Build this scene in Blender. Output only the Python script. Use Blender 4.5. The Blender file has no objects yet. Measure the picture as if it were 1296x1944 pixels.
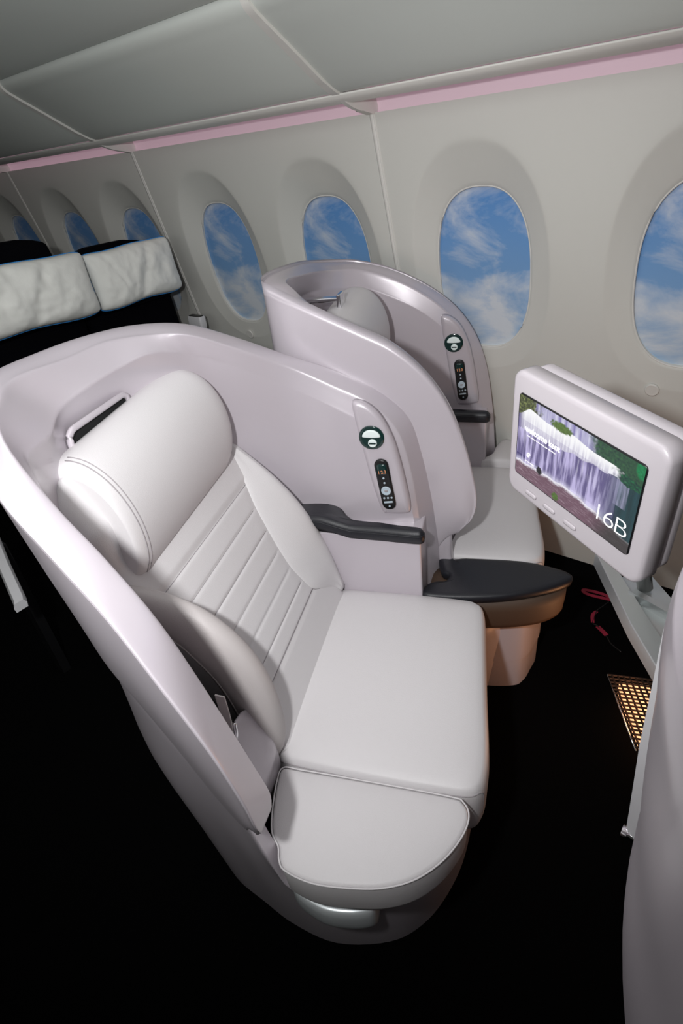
import bpy, math, random
import numpy as np
from mathutils import Vector, Matrix, noise
random.seed(4)
SC = bpy.context.scene
COL = SC.collection

# ------------------------------------------------------------------ camera
cd = bpy.data.cameras.new('camera'); cam = bpy.data.objects.new('camera', cd); COL.objects.link(cam)
cd.sensor_fit = 'VERTICAL'; cd.sensor_height = 36; cd.sensor_width = 24; cd.lens = 20.0
cd.clip_start = 0.02
CAM = Vector((0, 0, 1.55))
R_ = Vector((.78222, .61384, -.10646)); U_ = Vector((-.26474, .48220, .83510)); B_ = Vector((.56395, -.62505, .53970))
mw = Matrix.Identity(4)
for i in range(3):
    mw[i][0] = R_[i]; mw[i][1] = U_[i]; mw[i][2] = B_[i]; mw[i][3] = CAM[i]
cam.matrix_world = mw
SC.camera = cam

# ------------------------------------------------------------------ light
SC.view_settings.view_transform = 'Standard'; SC.view_settings.look = 'None'
SC.view_settings.gamma = 1; SC.view_settings.use_curve_mapping = False
SC.view_settings.exposure = 0.0
w = bpy.data.worlds.new('world'); SC.world = w; w.use_nodes = True
w.node_tree.nodes['Background'].inputs[0].default_value = (.8, .85, 1, 1)
w.node_tree.nodes['Background'].inputs[1].default_value = .05

def lamp(name, kind, loc, power, color=(1, 1, 1), size=.1, target=None, sy=None, spread=None):
    l = bpy.data.lights.new(name, kind); o = bpy.data.objects.new(name, l); COL.objects.link(o)
    l.energy = power; l.color = color
    if kind == 'AREA':
        l.size = size
        if sy: l.shape = 'RECTANGLE'; l.size_y = sy
        if spread: l.spread = spread
    else: l.shadow_soft_size = size
    o.location = loc
    if target is not None:
        d = (Vector(target) - Vector(loc)).normalized(); o.rotation_euler = d.to_track_quat('-Z', 'Y').to_euler()
    return o
# the photographer's flash, held a little to the left of the lens
FL = CAM - R_ * .23 + U_ * .08 - B_ * (-.02)
fl = lamp('camera_flash', 'SPOT', FL, 58, (1, 1, 1), .03, FL - B_ + U_ * .16 + R_ * .05)
fl.data.spot_size = math.radians(118); fl.data.spot_blend = .9
# unseen soft fill added overhead for the ambient light
lamp('cabin_fill', 'AREA', (-.9, .55, 1.98), 4.5, (1, .98, 1), 1.8, (-.9, .75, 0), .5)

# added unseen fill pointing up, brightens the ceiling and upper sidewall
lamp('ceiling_fill', 'AREA', (-1.3, -.75, 1.55), 5, (1, 1, .98), 2.6, (-1.3, 1.0, 2.0), .25)

# ------------------------------------------------------------------ helpers
def mat(name, col, rough=.5, metal=0, coat=0, emis=None, es=0, bump=None, spec=None, sheen=0, coat_r=.1):
    m = bpy.data.materials.new(name); m.use_nodes = True
    nt = m.node_tree; b = nt.nodes['Principled BSDF']
    b.inputs['Base Color'].default_value = (*col, 1); b.inputs['Roughness'].default_value = rough
    b.inputs['Metallic'].default_value = metal
    b.inputs['Coat Weight'].default_value = coat; b.inputs['Coat Roughness'].default_value = coat_r
    if spec is not None: b.inputs['Specular IOR Level'].default_value = spec
    if sheen: b.inputs['Sheen Weight'].default_value = sheen
    if emis: b.inputs['Emission Color'].default_value = (*emis, 1); b.inputs['Emission Strength'].default_value = es
    tc = nt.nodes.new('ShaderNodeTexCoord')
    n = nt.nodes.new('ShaderNodeTexNoise'); sc, st = bump if bump else (40, .02)
    n.inputs['Scale'].default_value = sc; n.inputs['Detail'].default_value = 4
    nt.links.new(tc.outputs['Object'], n.inputs['Vector'])
    bp = nt.nodes.new('ShaderNodeBump'); bp.inputs['Strength'].default_value = st; bp.inputs['Distance'].default_value = .002
    nt.links.new(n.outputs['Fac'], bp.inputs['Height']); nt.links.new(bp.outputs['Normal'], b.inputs['Normal'])
    return m

PEARL = mat('pearl_lilac_shell', (.575, .53, .575), .33, .12, .35, bump=(250, .03), coat_r=.12)
PEARLF = mat('pearl_lilac_bezel', (.61, .57, .605), .36, .05, .2, bump=(250, .02))
LEATHER = mat('pale_grey_leather', (.70, .68, .69), .46, bump=(420, .16))
LEATHERD = mat('taupe_leather', (.50, .465, .46), .5, bump=(420, .16))
THREAD = mat('seam_thread', (.36, .335, .35), .7)
BLACKL = mat('black_leather', (.012, .013, .018), .42, bump=(420, .2))
BLACK = mat('black_plastic', (.008, .008, .009), .35)
SHADE = mat('painted_shade', (.004, .004, .005), .8)  # shade of gaps and openings put into the colour
WALL = mat('sidewall_panel', (.71, .71, .665), .55, bump=(300, .05))
BIN = mat('bin_panel', (.68, .72, .68), .5, bump=(300, .04))
RIB = mat('panel_rib', (.76, .75, .71), .45)
CARPET = mat('black_carpet', (.0016, .0016, .0018), .95, bump=(900, .9), spec=.05)
NAVY = mat('black_navy_cloth', (.0022, .0022, .004), .9, bump=(600, .6), spec=.06)
PILLOW = mat('white_pillow_cotton', (.92, .93, .88), .8, bump=(90, .25))
BLUE = mat('blue_piping', (.04, .30, .75), .6)
METAL = mat('brushed_aluminium', (.62, .65, .65), .32, .85, bump=(120, .1))
CHROME = mat('chrome', (.8, .8, .82), .12, 1)
GREEN = mat('dark_green_glass', (.006, .03, .028), .1, 0, .6)
LENS = mat('frosted_lens', (.72, .80, .78), .3, emis=(.8, .95, .95), es=.12)
WHITEP = mat('white_plastic', (.70, .70, .72), .4)
RED = mat('dark_red_ribbon', (.30, .01, .04), .7, bump=(600, .4))
BRONZE = mat('dark_brown_trim', (.085, .052, .034), .6)
STEP = mat('polished_step', (.75, .80, .82), .33, .45)

def me(name, verts, faces, m, parent=None, smooth=True, angle=None):
    d = bpy.data.meshes.new(name); d.from_pydata([tuple(map(float, v)) for v in verts], [], faces)
    d.validate(); d.update()
    import bmesh
    b = bmesh.new(); b.from_mesh(d); bmesh.ops.remove_doubles(b, verts=b.verts, dist=1e-5)
    bmesh.ops.recalc_face_normals(b, faces=b.faces); b.to_mesh(d); b.free()
    if m: d.materials.append(m)
    if smooth:
        d.polygons.foreach_set('use_smooth', [True] * len(d.polygons))
        if angle: d.set_sharp_from_angle(angle=math.radians(angle))
    o = bpy.data.objects.new(name, d); COL.objects.link(o)
    if parent is not None: o.parent = parent
    return o
def thing(name, label, cat, loc=(0, 0, 0), rotz=0, group=None):
    o = bpy.data.objects.new(name, None); COL.objects.link(o); o.location = loc; o.rotation_euler = (0, 0, rotz)
    o.empty_display_size = .1
    o['label'] = label; o['category'] = cat
    if group: o['group'] = group
    return o
def tag(o, label, cat, group=None):
    o['label'] = label; o['category'] = cat
    if group: o['group'] = group
    return o
def struct(o): o['kind'] = 'structure'; return o

def cr(P, k, closed=False):
    """Catmull-Rom through the control points (n, ...) -> k steps per span (centripetal-ish clamp at the ends)"""
    P = np.array(P, float); n = len(P)
    if closed: Q = np.concatenate([P[-1:], P, P[:2]])
    else: Q = np.concatenate([2 * P[:1] - P[1:2], P, 2 * P[-1:] - P[-2:-1]])
    out = []
    m = n if closed else n - 1
    for i in range(m):
        a, b, c, d = Q[i], Q[i + 1], Q[i + 2], Q[i + 3]
        for j in range(k):
            t = j / k
            out.append(.5 * ((2 * b) + (c - a) * t + (2 * a - 5 * b + 4 * c - d) * t * t + (3 * b - a - 3 * c + d) * t ** 3))
    if not closed: out.append(P[-1])
    return np.array(out)
def grid(A, close_u=False, close_v=False, off=0):
    nu, nv = A.shape[:2]; V = A.reshape(-1, 3); F = []
    for i in range(nu if close_u else nu - 1):
        for j in range(nv if close_v else nv - 1):
            i2 = (i + 1) % nu; j2 = (j + 1) % nv
            F.append((i * nv + j + off, i2 * nv + j + off, i2 * nv + j2 + off, i * nv + j2 + off))
    return list(map(tuple, V)), F
def capfan(V, F, idx):
    c = np.mean([V[i] for i in idx], axis=0); V.append(tuple(c)); k = len(V) - 1
    for a, b in zip(idx, idx[1:] + idx[:1]): F.append((a, b, k))
def solid(A):
    """A[station][profile] closed in profile, capped at both ends"""
    V, F = grid(A, False, True); nu, nv = A.shape[:2]
    F.append(tuple(range(nv))); F.append(tuple([(nu - 1) * nv + j for j in range(nv)][::-1]))
    return V, F
def tube(path, r, seg=8, closed=False):
    P = np.array(path, float); n = len(P); A = []
    for i in range(n):
        a = P[(i - 1) % n] if closed or i > 0 else P[i]; b = P[(i + 1) % n] if closed or i < n - 1 else P[i]
        t = b - a; t = t / (np.linalg.norm(t) + 1e-9)
        u = np.cross(t, (0, 0, 1) if abs(t[2]) < .9 else (1, 0, 0)); u /= np.linalg.norm(u); v = np.cross(t, u)
        rr = r[i] if hasattr(r, '__len__') else r
        A.append([P[i] + rr * (math.cos(q) * u + math.sin(q) * v) for q in np.linspace(0, 2 * math.pi, seg, endpoint=False)])
    A = np.array(A)
    if closed: return grid(A, True, True)
    return solid(A)
def merge(*vf):
    V, F = [], []
    for v, f in vf:
        o = len(V); V += list(v); F += [tuple(i + o for i in q) for q in f]
    return V, F
def box(x0, x1, y0, y1, z0, z1):
    V = [(x, y, z) for x in (x0, x1) for y in (y0, y1) for z in (z0, z1)]
    return V, [(0, 1, 3, 2), (4, 6, 7, 5), (0, 4, 5, 1), (2, 3, 7, 6), (0, 2, 6, 4), (1, 5, 7, 3)]
def bevel(o, w_, s=3):
    m = o.modifiers.new('bevel', 'BEVEL'); m.width = w_; m.segments = s; m.limit_method = 'ANGLE'; m.angle_limit = math.radians(35)
    o.modifiers.new('wn', 'WEIGHTED_NORMAL'); return o
def pad(outline, rows, xf=None, crown=0, k=6, closed=True, fill=7, tau=.03):
    """cushion: smooth closed outline (a,b); rows (inset,height) bottom->top, crowned top"""
    P = cr(outline, k, True) if k > 1 else np.array(outline, float)
    n = len(P); area = sum(P[i][0] * P[(i + 1) % n][1] - P[(i + 1) % n][0] * P[i][1] for i in range(n))
    sg = 1 if area > 0 else -1
    T = np.roll(P, -1, 0) - np.roll(P, 1, 0); T /= (np.linalg.norm(T, axis=1)[:, None] + 1e-9)
    N = np.stack([-T[:, 1], T[:, 0]], 1) * sg
    for _ in range(6): N = (np.roll(N, 1, 0) + 2 * N + np.roll(N, -1, 0)); N /= np.linalg.norm(N, axis=1)[:, None]
    ds = np.linalg.norm(np.roll(P, -1, 0) - P, axis=1)
    edge = P + N * rows[-1][0]
    def hgt(q):                                    # smooth distance to the rim -> soft crown without ridges
        d2 = ((q[:, None, :] - edge[None]) ** 2).sum(2) + 1e-10
        ph = (np.sum(ds[None] / d2 ** 1.5, axis=1)) ** -.5 * 1.41
        return crown * (1 - np.exp(-ph / tau))
    R = []
    for ins, hh in rows:
        R.append(np.concatenate([P + N * ins, np.full((n, 1), hh)], 1))
    c = P.mean(0); last = P + N * rows[-1][0]; sm = last.copy()
    for j in range(1, fill):
        s = 1 - j / fill
        for _ in range(6): sm = (np.roll(sm, 1, 0) + 2 * sm + np.roll(sm, -1, 0)) / 4
        q = c + (sm - c) * s
        R.append(np.concatenate([q, (rows[-1][1] + (hgt(q) if crown else 0 * q[:, 0]))[:, None]], 1))
    V, F = grid(np.array(R), False, True)
    V.append((c[0], c[1], rows[-1][1] + (float(hgt(c[None])[0]) if crown else 0))); kk = len(V) - 1; b = (len(R) - 1) * n
    for i in range(n): F.append((b + i, b + (i + 1) % n, kk))
    F.append(tuple(range(n))[::-1])
    V = np.array(V)
    if xf is not None: V = np.array([xf(*v) for v in V])
    return [tuple(v) for v in V], F
def rrect(w_, h_, r, n=6, cx=0, cy=0):
    out = []
    for (sx, sy, a0) in ((1, 1, 0), (-1, 1, 90), (-1, -1, 180), (1, -1, 270)):
        for i in range(n + 1):
            a = math.radians(a0 + 90 * i / n); out.append((cx + sx * (w_ / 2 - r) + r * math.cos(a), cy + sy * (h_ / 2 - r) + r * math.sin(a)))
    return out
def text(body, size, m, name, parent, M4, off=0, ext=.0004, align='LEFT', shear=0, spacing=1):
    c = bpy.data.curves.new(name, 'FONT'); c.body = body; c.size = size; c.extrude = ext; c.offset = off; c.align_x = align
    c.space_character = spacing; c.shear = shear
    t = bpy.data.objects.new(name + '_tmp', c); COL.objects.link(t)
    bpy.context.view_layer.update()
    d = bpy.data.meshes.new_from_object(t.evaluated_get(bpy.context.evaluated_depsgraph_get())); d.name = name
    bpy.data.objects.remove(t); d.materials.clear(); d.materials.append(m)
    d.transform(M4)
    o = bpy.data.objects.new(name, d); COL.objects.link(o); o.parent = parent
    return o

def sst0(a, b, x):
    x = max(0, min(1, (x - a) / (b - a))); return x * x * (3 - 2 * x)
# ------------------------------------------------------------------ cabin structure
S12, C12 = math.sin(math.radians(12)), math.cos(math.radians(12))
def wp(x, t, dep=0): return (x, 1.7235 + t * S12 + dep * C12, 1.62 - t * C12 + dep * S12)
TB = 1.196
XW = [-.275, -.912, -1.53, -2.135, -2.74, -3.33, -3.98, -4.6]
SEAM = [.04, -1.226, -2.50, -3.69, -5.0]
edges = [.04, -.594, -1.226, -1.832, -2.50, -3.035, -3.69, -4.29, -5.0]
XW = [(-.275), -.912, -1.53, -2.135, -2.76, -3.35, -3.985, -4.62]
def selli(a, b, n, th):
    c, s = math.cos(th), math.sin(th)
    return a * math.copysign(abs(c) ** (2 / n), c), b * math.copysign(abs(s) ** (2 / n), s)
WC, WH, WW = .4955, .262, .167
parts = []
for xi, xc in enumerate(XW):
    x1, x0 = edges[xi], edges[xi + 1]
    ths = sorted(set([i * 2 * math.pi / 112 for i in range(112)]))
    rings = []
    def rect(dx_, dt_):
        k = 1e9
        if dx_ > 1e-6: k = min(k, (x1 - xc) / dx_)
        if dx_ < -1e-6: k = min(k, (x0 - xc) / dx_)
        if dt_ > 1e-6: k = min(k, (TB - WC) / dt_)
        if dt_ < -1e-6: k = min(k, (0 - WC) / dt_)
        return k
    dirs = []
    for th in ths:
        ix, it = selli(WW, WH, 2.5, th); dirs.append((ix, it))
    rows = []
    inner = [np.array((xc + a, WC + b)) for a, b in dirs]
    outer = []
    for a, b in dirs:
        th = math.atan2(b / WH, a / WW); ox, ot = selli(.242, .40 if b < 0 else .34, 2.3, th); outer.append(np.array((xc + ox, WC + ot)))
    rec = []
    for q in outer:
        d = q - np.array((xc, WC)); k = rect(d[0], d[1]); rec.append(np.array((xc, WC)) + d * k)
    # snap nearest samples to the cell corners
    for cx_, ct_ in ((x0, 0), (x1, 0), (x0, TB), (x1, TB)):
        j = min(range(len(rec)), key=lambda i: (rec[i][0] - cx_) ** 2 + (rec[i][1] - ct_) ** 2); rec[j] = np.array((cx_, ct_))
    def depth(q):  # recess depth at the window rim
        f = (q[1] - (WC - WH)) / (2 * WH); return .050 - .040 * max(0, min(1, f))
    A = []
    for f_, kind in ((0, 'r'), (.5, 'r'), (.92, 'r'), (1, 'o'), (.06, 'i'), (.12, 'i'), (.5, 'i'), (.9, 'i'), (1, 'i'), (1, 'lip'), (1, 'lip2')):
        row = []
        for j in range(len(dirs)):
            D_ = depth(inner[j])
            if kind == 'r': q = rec[j] * (1 - f_) + outer[j] * f_; dp = 0
            elif kind == 'o': q = outer[j]; dp = .0008
            elif kind == 'i': q = outer[j] * (1 - f_) + inner[j] * f_; dp = D_ * (f_ if f_ > .1 else f_ * .8)
            elif kind == 'lip': q = inner[j] * .985 + np.array((xc, WC)) * .015; dp = D_ + .004
            else: q = inner[j] * .985 + np.array((xc, WC)) * .015; dp = D_ + .022
            row.append(wp(q[0], q[1], dp))
        A.append(row)
    parts.append(grid(np.array(A), False, True))
# lower dado below the window panel, down to the floor
yb = wp(0, TB)[1]; zb = wp(0, TB)[2]
parts.append(grid(np.array([[(x, yb, zb), (x, yb + .012, zb - .10), (x, yb + .014, 0)] for x in (-6.9, -5.0, .04, 2.2)])))
parts.append(grid(np.array([[wp(x, t) for t in (0, .5, TB)] for x in (-6.9, -5.0)])))
parts.append(grid(np.array([[wp(x, t) for t in (0, .5, TB)] for x in (.04, 2.2)])))
struct(me('wall_window', *merge(*parts), WALL, angle=50))

# sky prints behind the panes
def sky_mat():
    m = bpy.data.materials.new('sky_print'); m.use_nodes = True; nt = m.node_tree; b = nt.nodes['Principled BSDF']
    b.inputs['Roughness'].default_value = .35
    tc = nt.nodes.new('ShaderNodeTexCoord'); mp = nt.nodes.new('ShaderNodeMapping')
    mp.inputs['Scale'].default_value = (.62, .62, 1.15); mp.inputs['Rotation'].default_value = (0, .45, 0)
    nt.links.new(tc.outputs['Object'], mp.inputs['Vector'])
    n1 = nt.nodes.new('ShaderNodeTexNoise'); n1.inputs['Scale'].default_value = 5.2; n1.inputs['Detail'].default_value = 9
    n1.inputs['Roughness'].default_value = .6; n1.inputs['Distortion'].default_value = .5
    nt.links.new(mp.outputs[0], n1.inputs['Vector'])
    r = nt.nodes.new('ShaderNodeValToRGB'); r.color_ramp.elements[0].position = .46; r.color_ramp.elements[1].position = .64
    nt.links.new(n1.outputs['Fac'], r.inputs['Fac'])
    sx = nt.nodes.new('ShaderNodeSeparateXYZ'); nt.links.new(tc.outputs['Object'], sx.inputs[0])
    mr = nt.nodes.new('ShaderNodeMapRange'); mr.inputs[1].default_value = -.26; mr.inputs[2].default_value = .26
    nt.links.new(sx.outputs['Z'], mr.inputs[0])
    g = nt.nodes.new('ShaderNodeValToRGB'); g.color_ramp.elements[0].color = (.30, .50, .74, 1); g.color_ramp.elements[1].color = (.10, .29, .66, 1)
    nt.links.new(mr.outputs[0], g.inputs['Fac'])
    mx = nt.nodes.new('ShaderNodeMix'); mx.data_type = 'RGBA'; mx.inputs['B'].default_value = (.80, .83, .86, 1)
    nt.links.new(g.outputs[0], mx.inputs['A'])
    ms = nt.nodes.new('ShaderNodeMath'); ms.operation = 'MULTIPLY'; ms.inputs[1].default_value = .85
    nt.links.new(r.outputs[0], ms.inputs[0]); nt.links.new(ms.outputs[0], mx.inputs['Factor'])
    nt.links.new(mx.outputs['Result'], b.inputs['Base Color'])
    return m
SKY = sky_mat()
for i, xc in enumerate(XW[:7]):
    pts = [selli(WW * .99, WH * .99, 2.5, q * 2 * math.pi / 64) for q in range(64)]
    def dpp(t): return .050 - .040 * max(0, min(1, (t + WH) / (2 * WH)))
    c = np.array(wp(xc, WC, .035))
    V = [tuple(np.array(wp(xc + a, WC + b, dpp(b) + .014)) - c) for a, b in pts]
    V.append(tuple(np.array(wp(xc, WC, dpp(0) + .014)) - c))
    o = me('window_%d' % (i + 1), V, [(j, (j + 1) % 64, 64) for j in range(64)], SKY)
    o.location = tuple(c); struct(o)
    ring = [tuple(np.array(wp(xc + a * 1.0, WC + b * 1.0, dpp(b) + .004)) - c) for a, b in pts]
    me('window_frame', *tube(ring, .0035, 8, True), RIB, o)

# little round plugs under the windows
for i, (x, z, lab) in enumerate(((-.346, .804, 'round cream cap on the sidewall under the rightmost window'),
                       (-2.157, .82, 'round cream cap on the sidewall under the tall window left of the far seat'))):
    t = (1.62 - z) / C12
    f = lambda a, b, h: wp(x + a, t + b, -h)
    o = me('wall_cap', *pad([(.021 * math.cos(q), .021 * math.sin(q)) for q in np.linspace(0, 2 * math.pi, 16, endpoint=False)],
           [(0, -.002), (0, .004), (.003, .006), (.006, .0045), (.007, .0045)], f, 0, 2), RIB)
    tag(o, lab, 'cap')

# raised ribs covering the joints between the sidewall panels
for i, x in enumerate(SEAM[1:4]):
    A = [[wp(x + a, t, -d) for a, d in ((-.009, -.001), (-.0075, .003), (-.002, .0045), (.0025, .0045), (.0035, .0015), (.005, .0015), (.006, .004), (.009, .002), (.010, -.001))] for t in (0.002, .3, .6, .9, TB)]
    struct(me('trim_%d' % (i + 1), *grid(np.array(A)), RIB))

# cove lip under the bins, the pink mood light behind it, its brackets
def sweep(prof, xs): return np.array([[(x, y, z) for y, z in prof] for x in xs])
lip = [(1.560, 1.670), (1.563, 1.662), (1.575, 1.655), (1.598, 1.650), (1.617, 1.648), (1.627, 1.651), (1.630, 1.658), (1.622, 1.666), (1.600, 1.672)]
struct(me('trim_4', *solid(sweep(cr(lip, 3, True), (-6.9, -3, 2.2))), RIB))
MOOD = mat('pink_mood_light', (.62, .52, .56), .5, emis=(.82, .50, .62), es=.22)
mo = me('cove_mood_light', *grid(sweep([(1.742, 1.612), (1.742, 1.64), (1.728, 1.675), (1.69, 1.70), (1.62, 1.70)], (-6.9, -2, 2.2))), MOOD)
tag(mo, 'long strip of pink mood light glowing in the cove above the windows', 'light strip')
for i, x in enumerate(SEAM[1:4]):
    pr = [(1.563, 1.667), (1.60, 1.645), (1.64, 1.632), (1.69, 1.622), (1.735, 1.617), (1.735, 1.655), (1.65, 1.69), (1.58, 1.69)]
    xs = [x - .014, x - .009, x + .007, x + .012]
    A = np.array([[(xx, y + (0.010 if k in (0, 3) and j in (1, 2, 3, 4) else 0), z + (.012 if k in (0, 3) and j in (1, 2, 3, 4) else 0)) for j, (y, z) in enumerate(cr(pr, 2, True))] for k, xx in enumerate(xs)])
    struct(me('trim_%d' % (5 + i), *solid(A), RIB, angle=40))

# overhead bins
bp_ = [(1.560, 1.672), (1.54, 1.678), (1.505, 1.695), (1.447, 1.729), (1.375, 1.772), (1.318, 1.805), (1.290, 1.822), (1.272, 1.833), (1.260, 1.843), (1.253, 1.853), (1.250, 1.866), (1.249, 1.88), (1.249, 2.0)]
bp2 = cr(bp_, 4)
bins = ((.03 + 2.1, -1.226 + .007, 'grey overhead bin panel at the upper right, above the two rightmost windows'),
        (-1.226 - .007, -2.50 + .007, 'grey overhead bin panel in the middle of the bin row, between two pale ribs'),
        (-2.50 - .007, -3.69 + .007, 'grey overhead bin panel at the left edge above the white pillows'))
for x1, x0, lab in bins:
    A = []
    for k, x in enumerate((x0, x0 + .004, x0 + .012, (x0 + x1) / 2, x1 - .012, x1 - .004, x1)):
        rz = (.006, .002, 0, 0, 0, .002, .006)[k]
        A.append([(x, y + rz * .4, z + rz) for y, z in bp2] + [(x, 1.56, 2.0)])
    o = me('overhead_bin', *solid(np.array(A)), BIN, angle=50)
    tag(o, lab, 'overhead bin', 'overhead bins above the window seats')
struct(me('trim_8', *merge(*[solid(sweep([(y - .004 if y < 1.5 else y, z - .005) for y, z in bp2] + [(1.56, 1.9)], (x - .013, x - .007, x + .007, x + .013))) for x in SEAM[1:4]]), RIB, angle=50))
ceil = cr([(1.243, 1.866), (1.20, 1.872), (1.12, 1.893), (1.0, 1.93), (.7, 2.03), (.3, 2.12), (-.3, 2.18), (-1.2, 2.18), (-2.6, 2.0)], 4)
struct(me('ceiling', *grid(sweep(ceil, (-6.9, -4, -2, 0, 2.2))), BIN))
def quad(name, pts, m): return struct(me(name, pts, [(0, 1, 2, 3)], m, smooth=False))
quad('floor', [(-6.9, -2.6, 0), (2.2, -2.6, 0), (2.2, 2.0, 0), (-6.9, 2.0, 0)], CARPET)
quad('wall_aisle', [(-6.9, -2.6, 0), (2.2, -2.6, 0), (2.2, -2.6, 2.0), (-6.9, -2.6, 2.0)], WALL)
quad('wall_rear', [(-6.9, -2.6, 0), (-6.9, 2.0, 0), (-6.9, 2.0, 2.2), (-6.9, -2.6, 2.2)], WALL)
quad('wall_front', [(2.2, -2.6, 0), (2.2, 2.0, 0), (2.2, 2.0, 2.2), (2.2, -2.6, 2.2)], WALL)

# ------------------------------------------------------------------ herringbone seats
# local frame: x = facing direction F, y = towards the window L, z up; tables are written in cabin-survey (F, L, z)
A24 = math.radians(24); OF, OL = -.40, .93
def W(F, L): return (math.cos(A24) * F - math.sin(A24) * L, math.sin(A24) * F + math.cos(A24) * L)
def sh(V):  # survey -> object local
    return [(v[0] - OF, v[1] - OL, v[2]) for v in V]
def pme(name, VF, m, parent, **k): return me(name, sh(VF[0]), VF[1], m, parent, **k)

# stations: outer top, inner crest, groove(outer bottom), inner bowl edge, inner mid, inner low
def shell_near():
    T = [
     # O                      I                        G                      bowl                 mid                   low
     ((-.320,.395,.690), (-.324,.440,.676), (-.338,.404,.662), (-.326,.446,.670), (-.332,.444,.664), (-.336,.425,.660)),
     ((-.316,.380,.735), (-.326,.452,.700), (-.362,.424,.640), (-.334,.462,.676), (-.356,.466,.650), (-.366,.450,.638)),
     ((-.322,.378,.805), (-.338,.452,.765), (-.378,.432,.618), (-.354,.470,.710), (-.375,.488,.600), (-.400,.500,.520)),
     ((-.344,.380,.905), (-.373,.452,.917), (-.425,.447,.665), (-.385,.478,.840), (-.410,.505,.680), (-.430,.530,.470)),
     ((-.390,.390,1.015), (-.420,.462,1.050), (-.475,.460,.765), (-.435,.490,.980), (-.455,.530,.740), (-.470,.560,.470)),
     ((-.447,.410,1.107), (-.487,.485,1.133), (-.530,.480,.835), (-.500,.512,1.070), (-.520,.555,.780), (-.53,.590,.470)),
     ((-.520,.440,1.165), (-.568,.520,1.190), (-.600,.512,.895), (-.585,.545,1.130), (-.600,.585,.820), (-.60,.610,.470)),
     ((-.636,.502,1.215), (-.672,.582,1.252), (-.690,.585,.920), (-.680,.612,1.200), (-.685,.630,.850), (-.67,.640,.470)),
     ((-.755,.598,1.262), (-.748,.672,1.275), (-.765,.670,.930), (-.725,.715,1.195), (-.755,.710,.960), (-.72,.700,.470)),
     ((-.838,.735,1.286), (-.795,.760,1.281), (-.815,.770,.940), (-.765,.800,1.205), (-.785,.795,.980), (-.75,.780,.470)),
     ((-.855,.890,1.281), (-.805,.905,1.266), (-.830,.900,.940), (-.765,.890,1.212), (-.795,.890,.980), (-.76,.880,.470)),
     ((-.845,1.030,1.272), (-.795,1.020,1.262), (-.825,1.040,.940), (-.755,.990,1.216), (-.785,.990,.980), (-.76,.980,.470)),
     ((-.800,1.140,1.261), (-.748,1.100,1.250), (-.790,1.160,.930), (-.725,1.070,1.218), (-.745,1.080,.980), (-.73,1.080,.470)),
     ((-.715,1.212,1.240), (-.678,1.142,1.235), (-.720,1.250,.920), (-.680,1.160,1.180), (-.680,1.175,.900), (-.68,1.160,.470)),
     ((-.625,1.268,1.190), (-.605,1.205,1.185), (-.640,1.310,.900), (-.605,1.215,1.130), (-.605,1.230,.900), (-.61,1.220,.470)),
     ((-.530,1.330,1.125), (-.510,1.272,1.118), (-.540,1.340,.850), (-.510,1.270,1.060), (-.510,1.268,.850), (-.51,1.255,.470)),
     ((-.410,1.352,1.072), (-.400,1.290,1.058), (-.410,1.355,.800), (-.400,1.276,1.000), (-.400,1.272,.800), (-.40,1.262,.470)),
     ((-.300,1.358,1.015), (-.312,1.292,1.010), (-.300,1.360,.740), (-.318,1.278,.950), (-.320,1.272,.750), (-.32,1.264,.470)),
     ((-.225,1.360,.945), (-.248,1.292,.938), (-.240,1.360,.650), (-.262,1.278,.890), (-.268,1.272,.700), (-.27,1.264,.470)),
     ((-.195,1.360,.850), (-.220,1.291,.840), (-.200,1.360,.560), (-.238,1.278,.800), (-.245,1.272,.620), (-.25,1.264,.460)),
     ((-.172,1.360,.720), (-.203,1.290,.710), (-.175,1.360,.460), (-.215,1.276,.690), (-.222,1.270,.560), (-.23,1.262,.440)),
     ((-.160,1.360,.580), (-.192,1.288,.570), (-.165,1.360,.380), (-.205,1.272,.560), (-.210,1.266,.480), (-.22,1.258,.400)),
     ((-.155,1.360,.420), (-.188,1.286,.410), (-.165,1.360,.300), (-.200,1.270,.400), (-.205,1.264,.360), (-.21,1.256,.300)),
    ]
    return T
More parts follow.
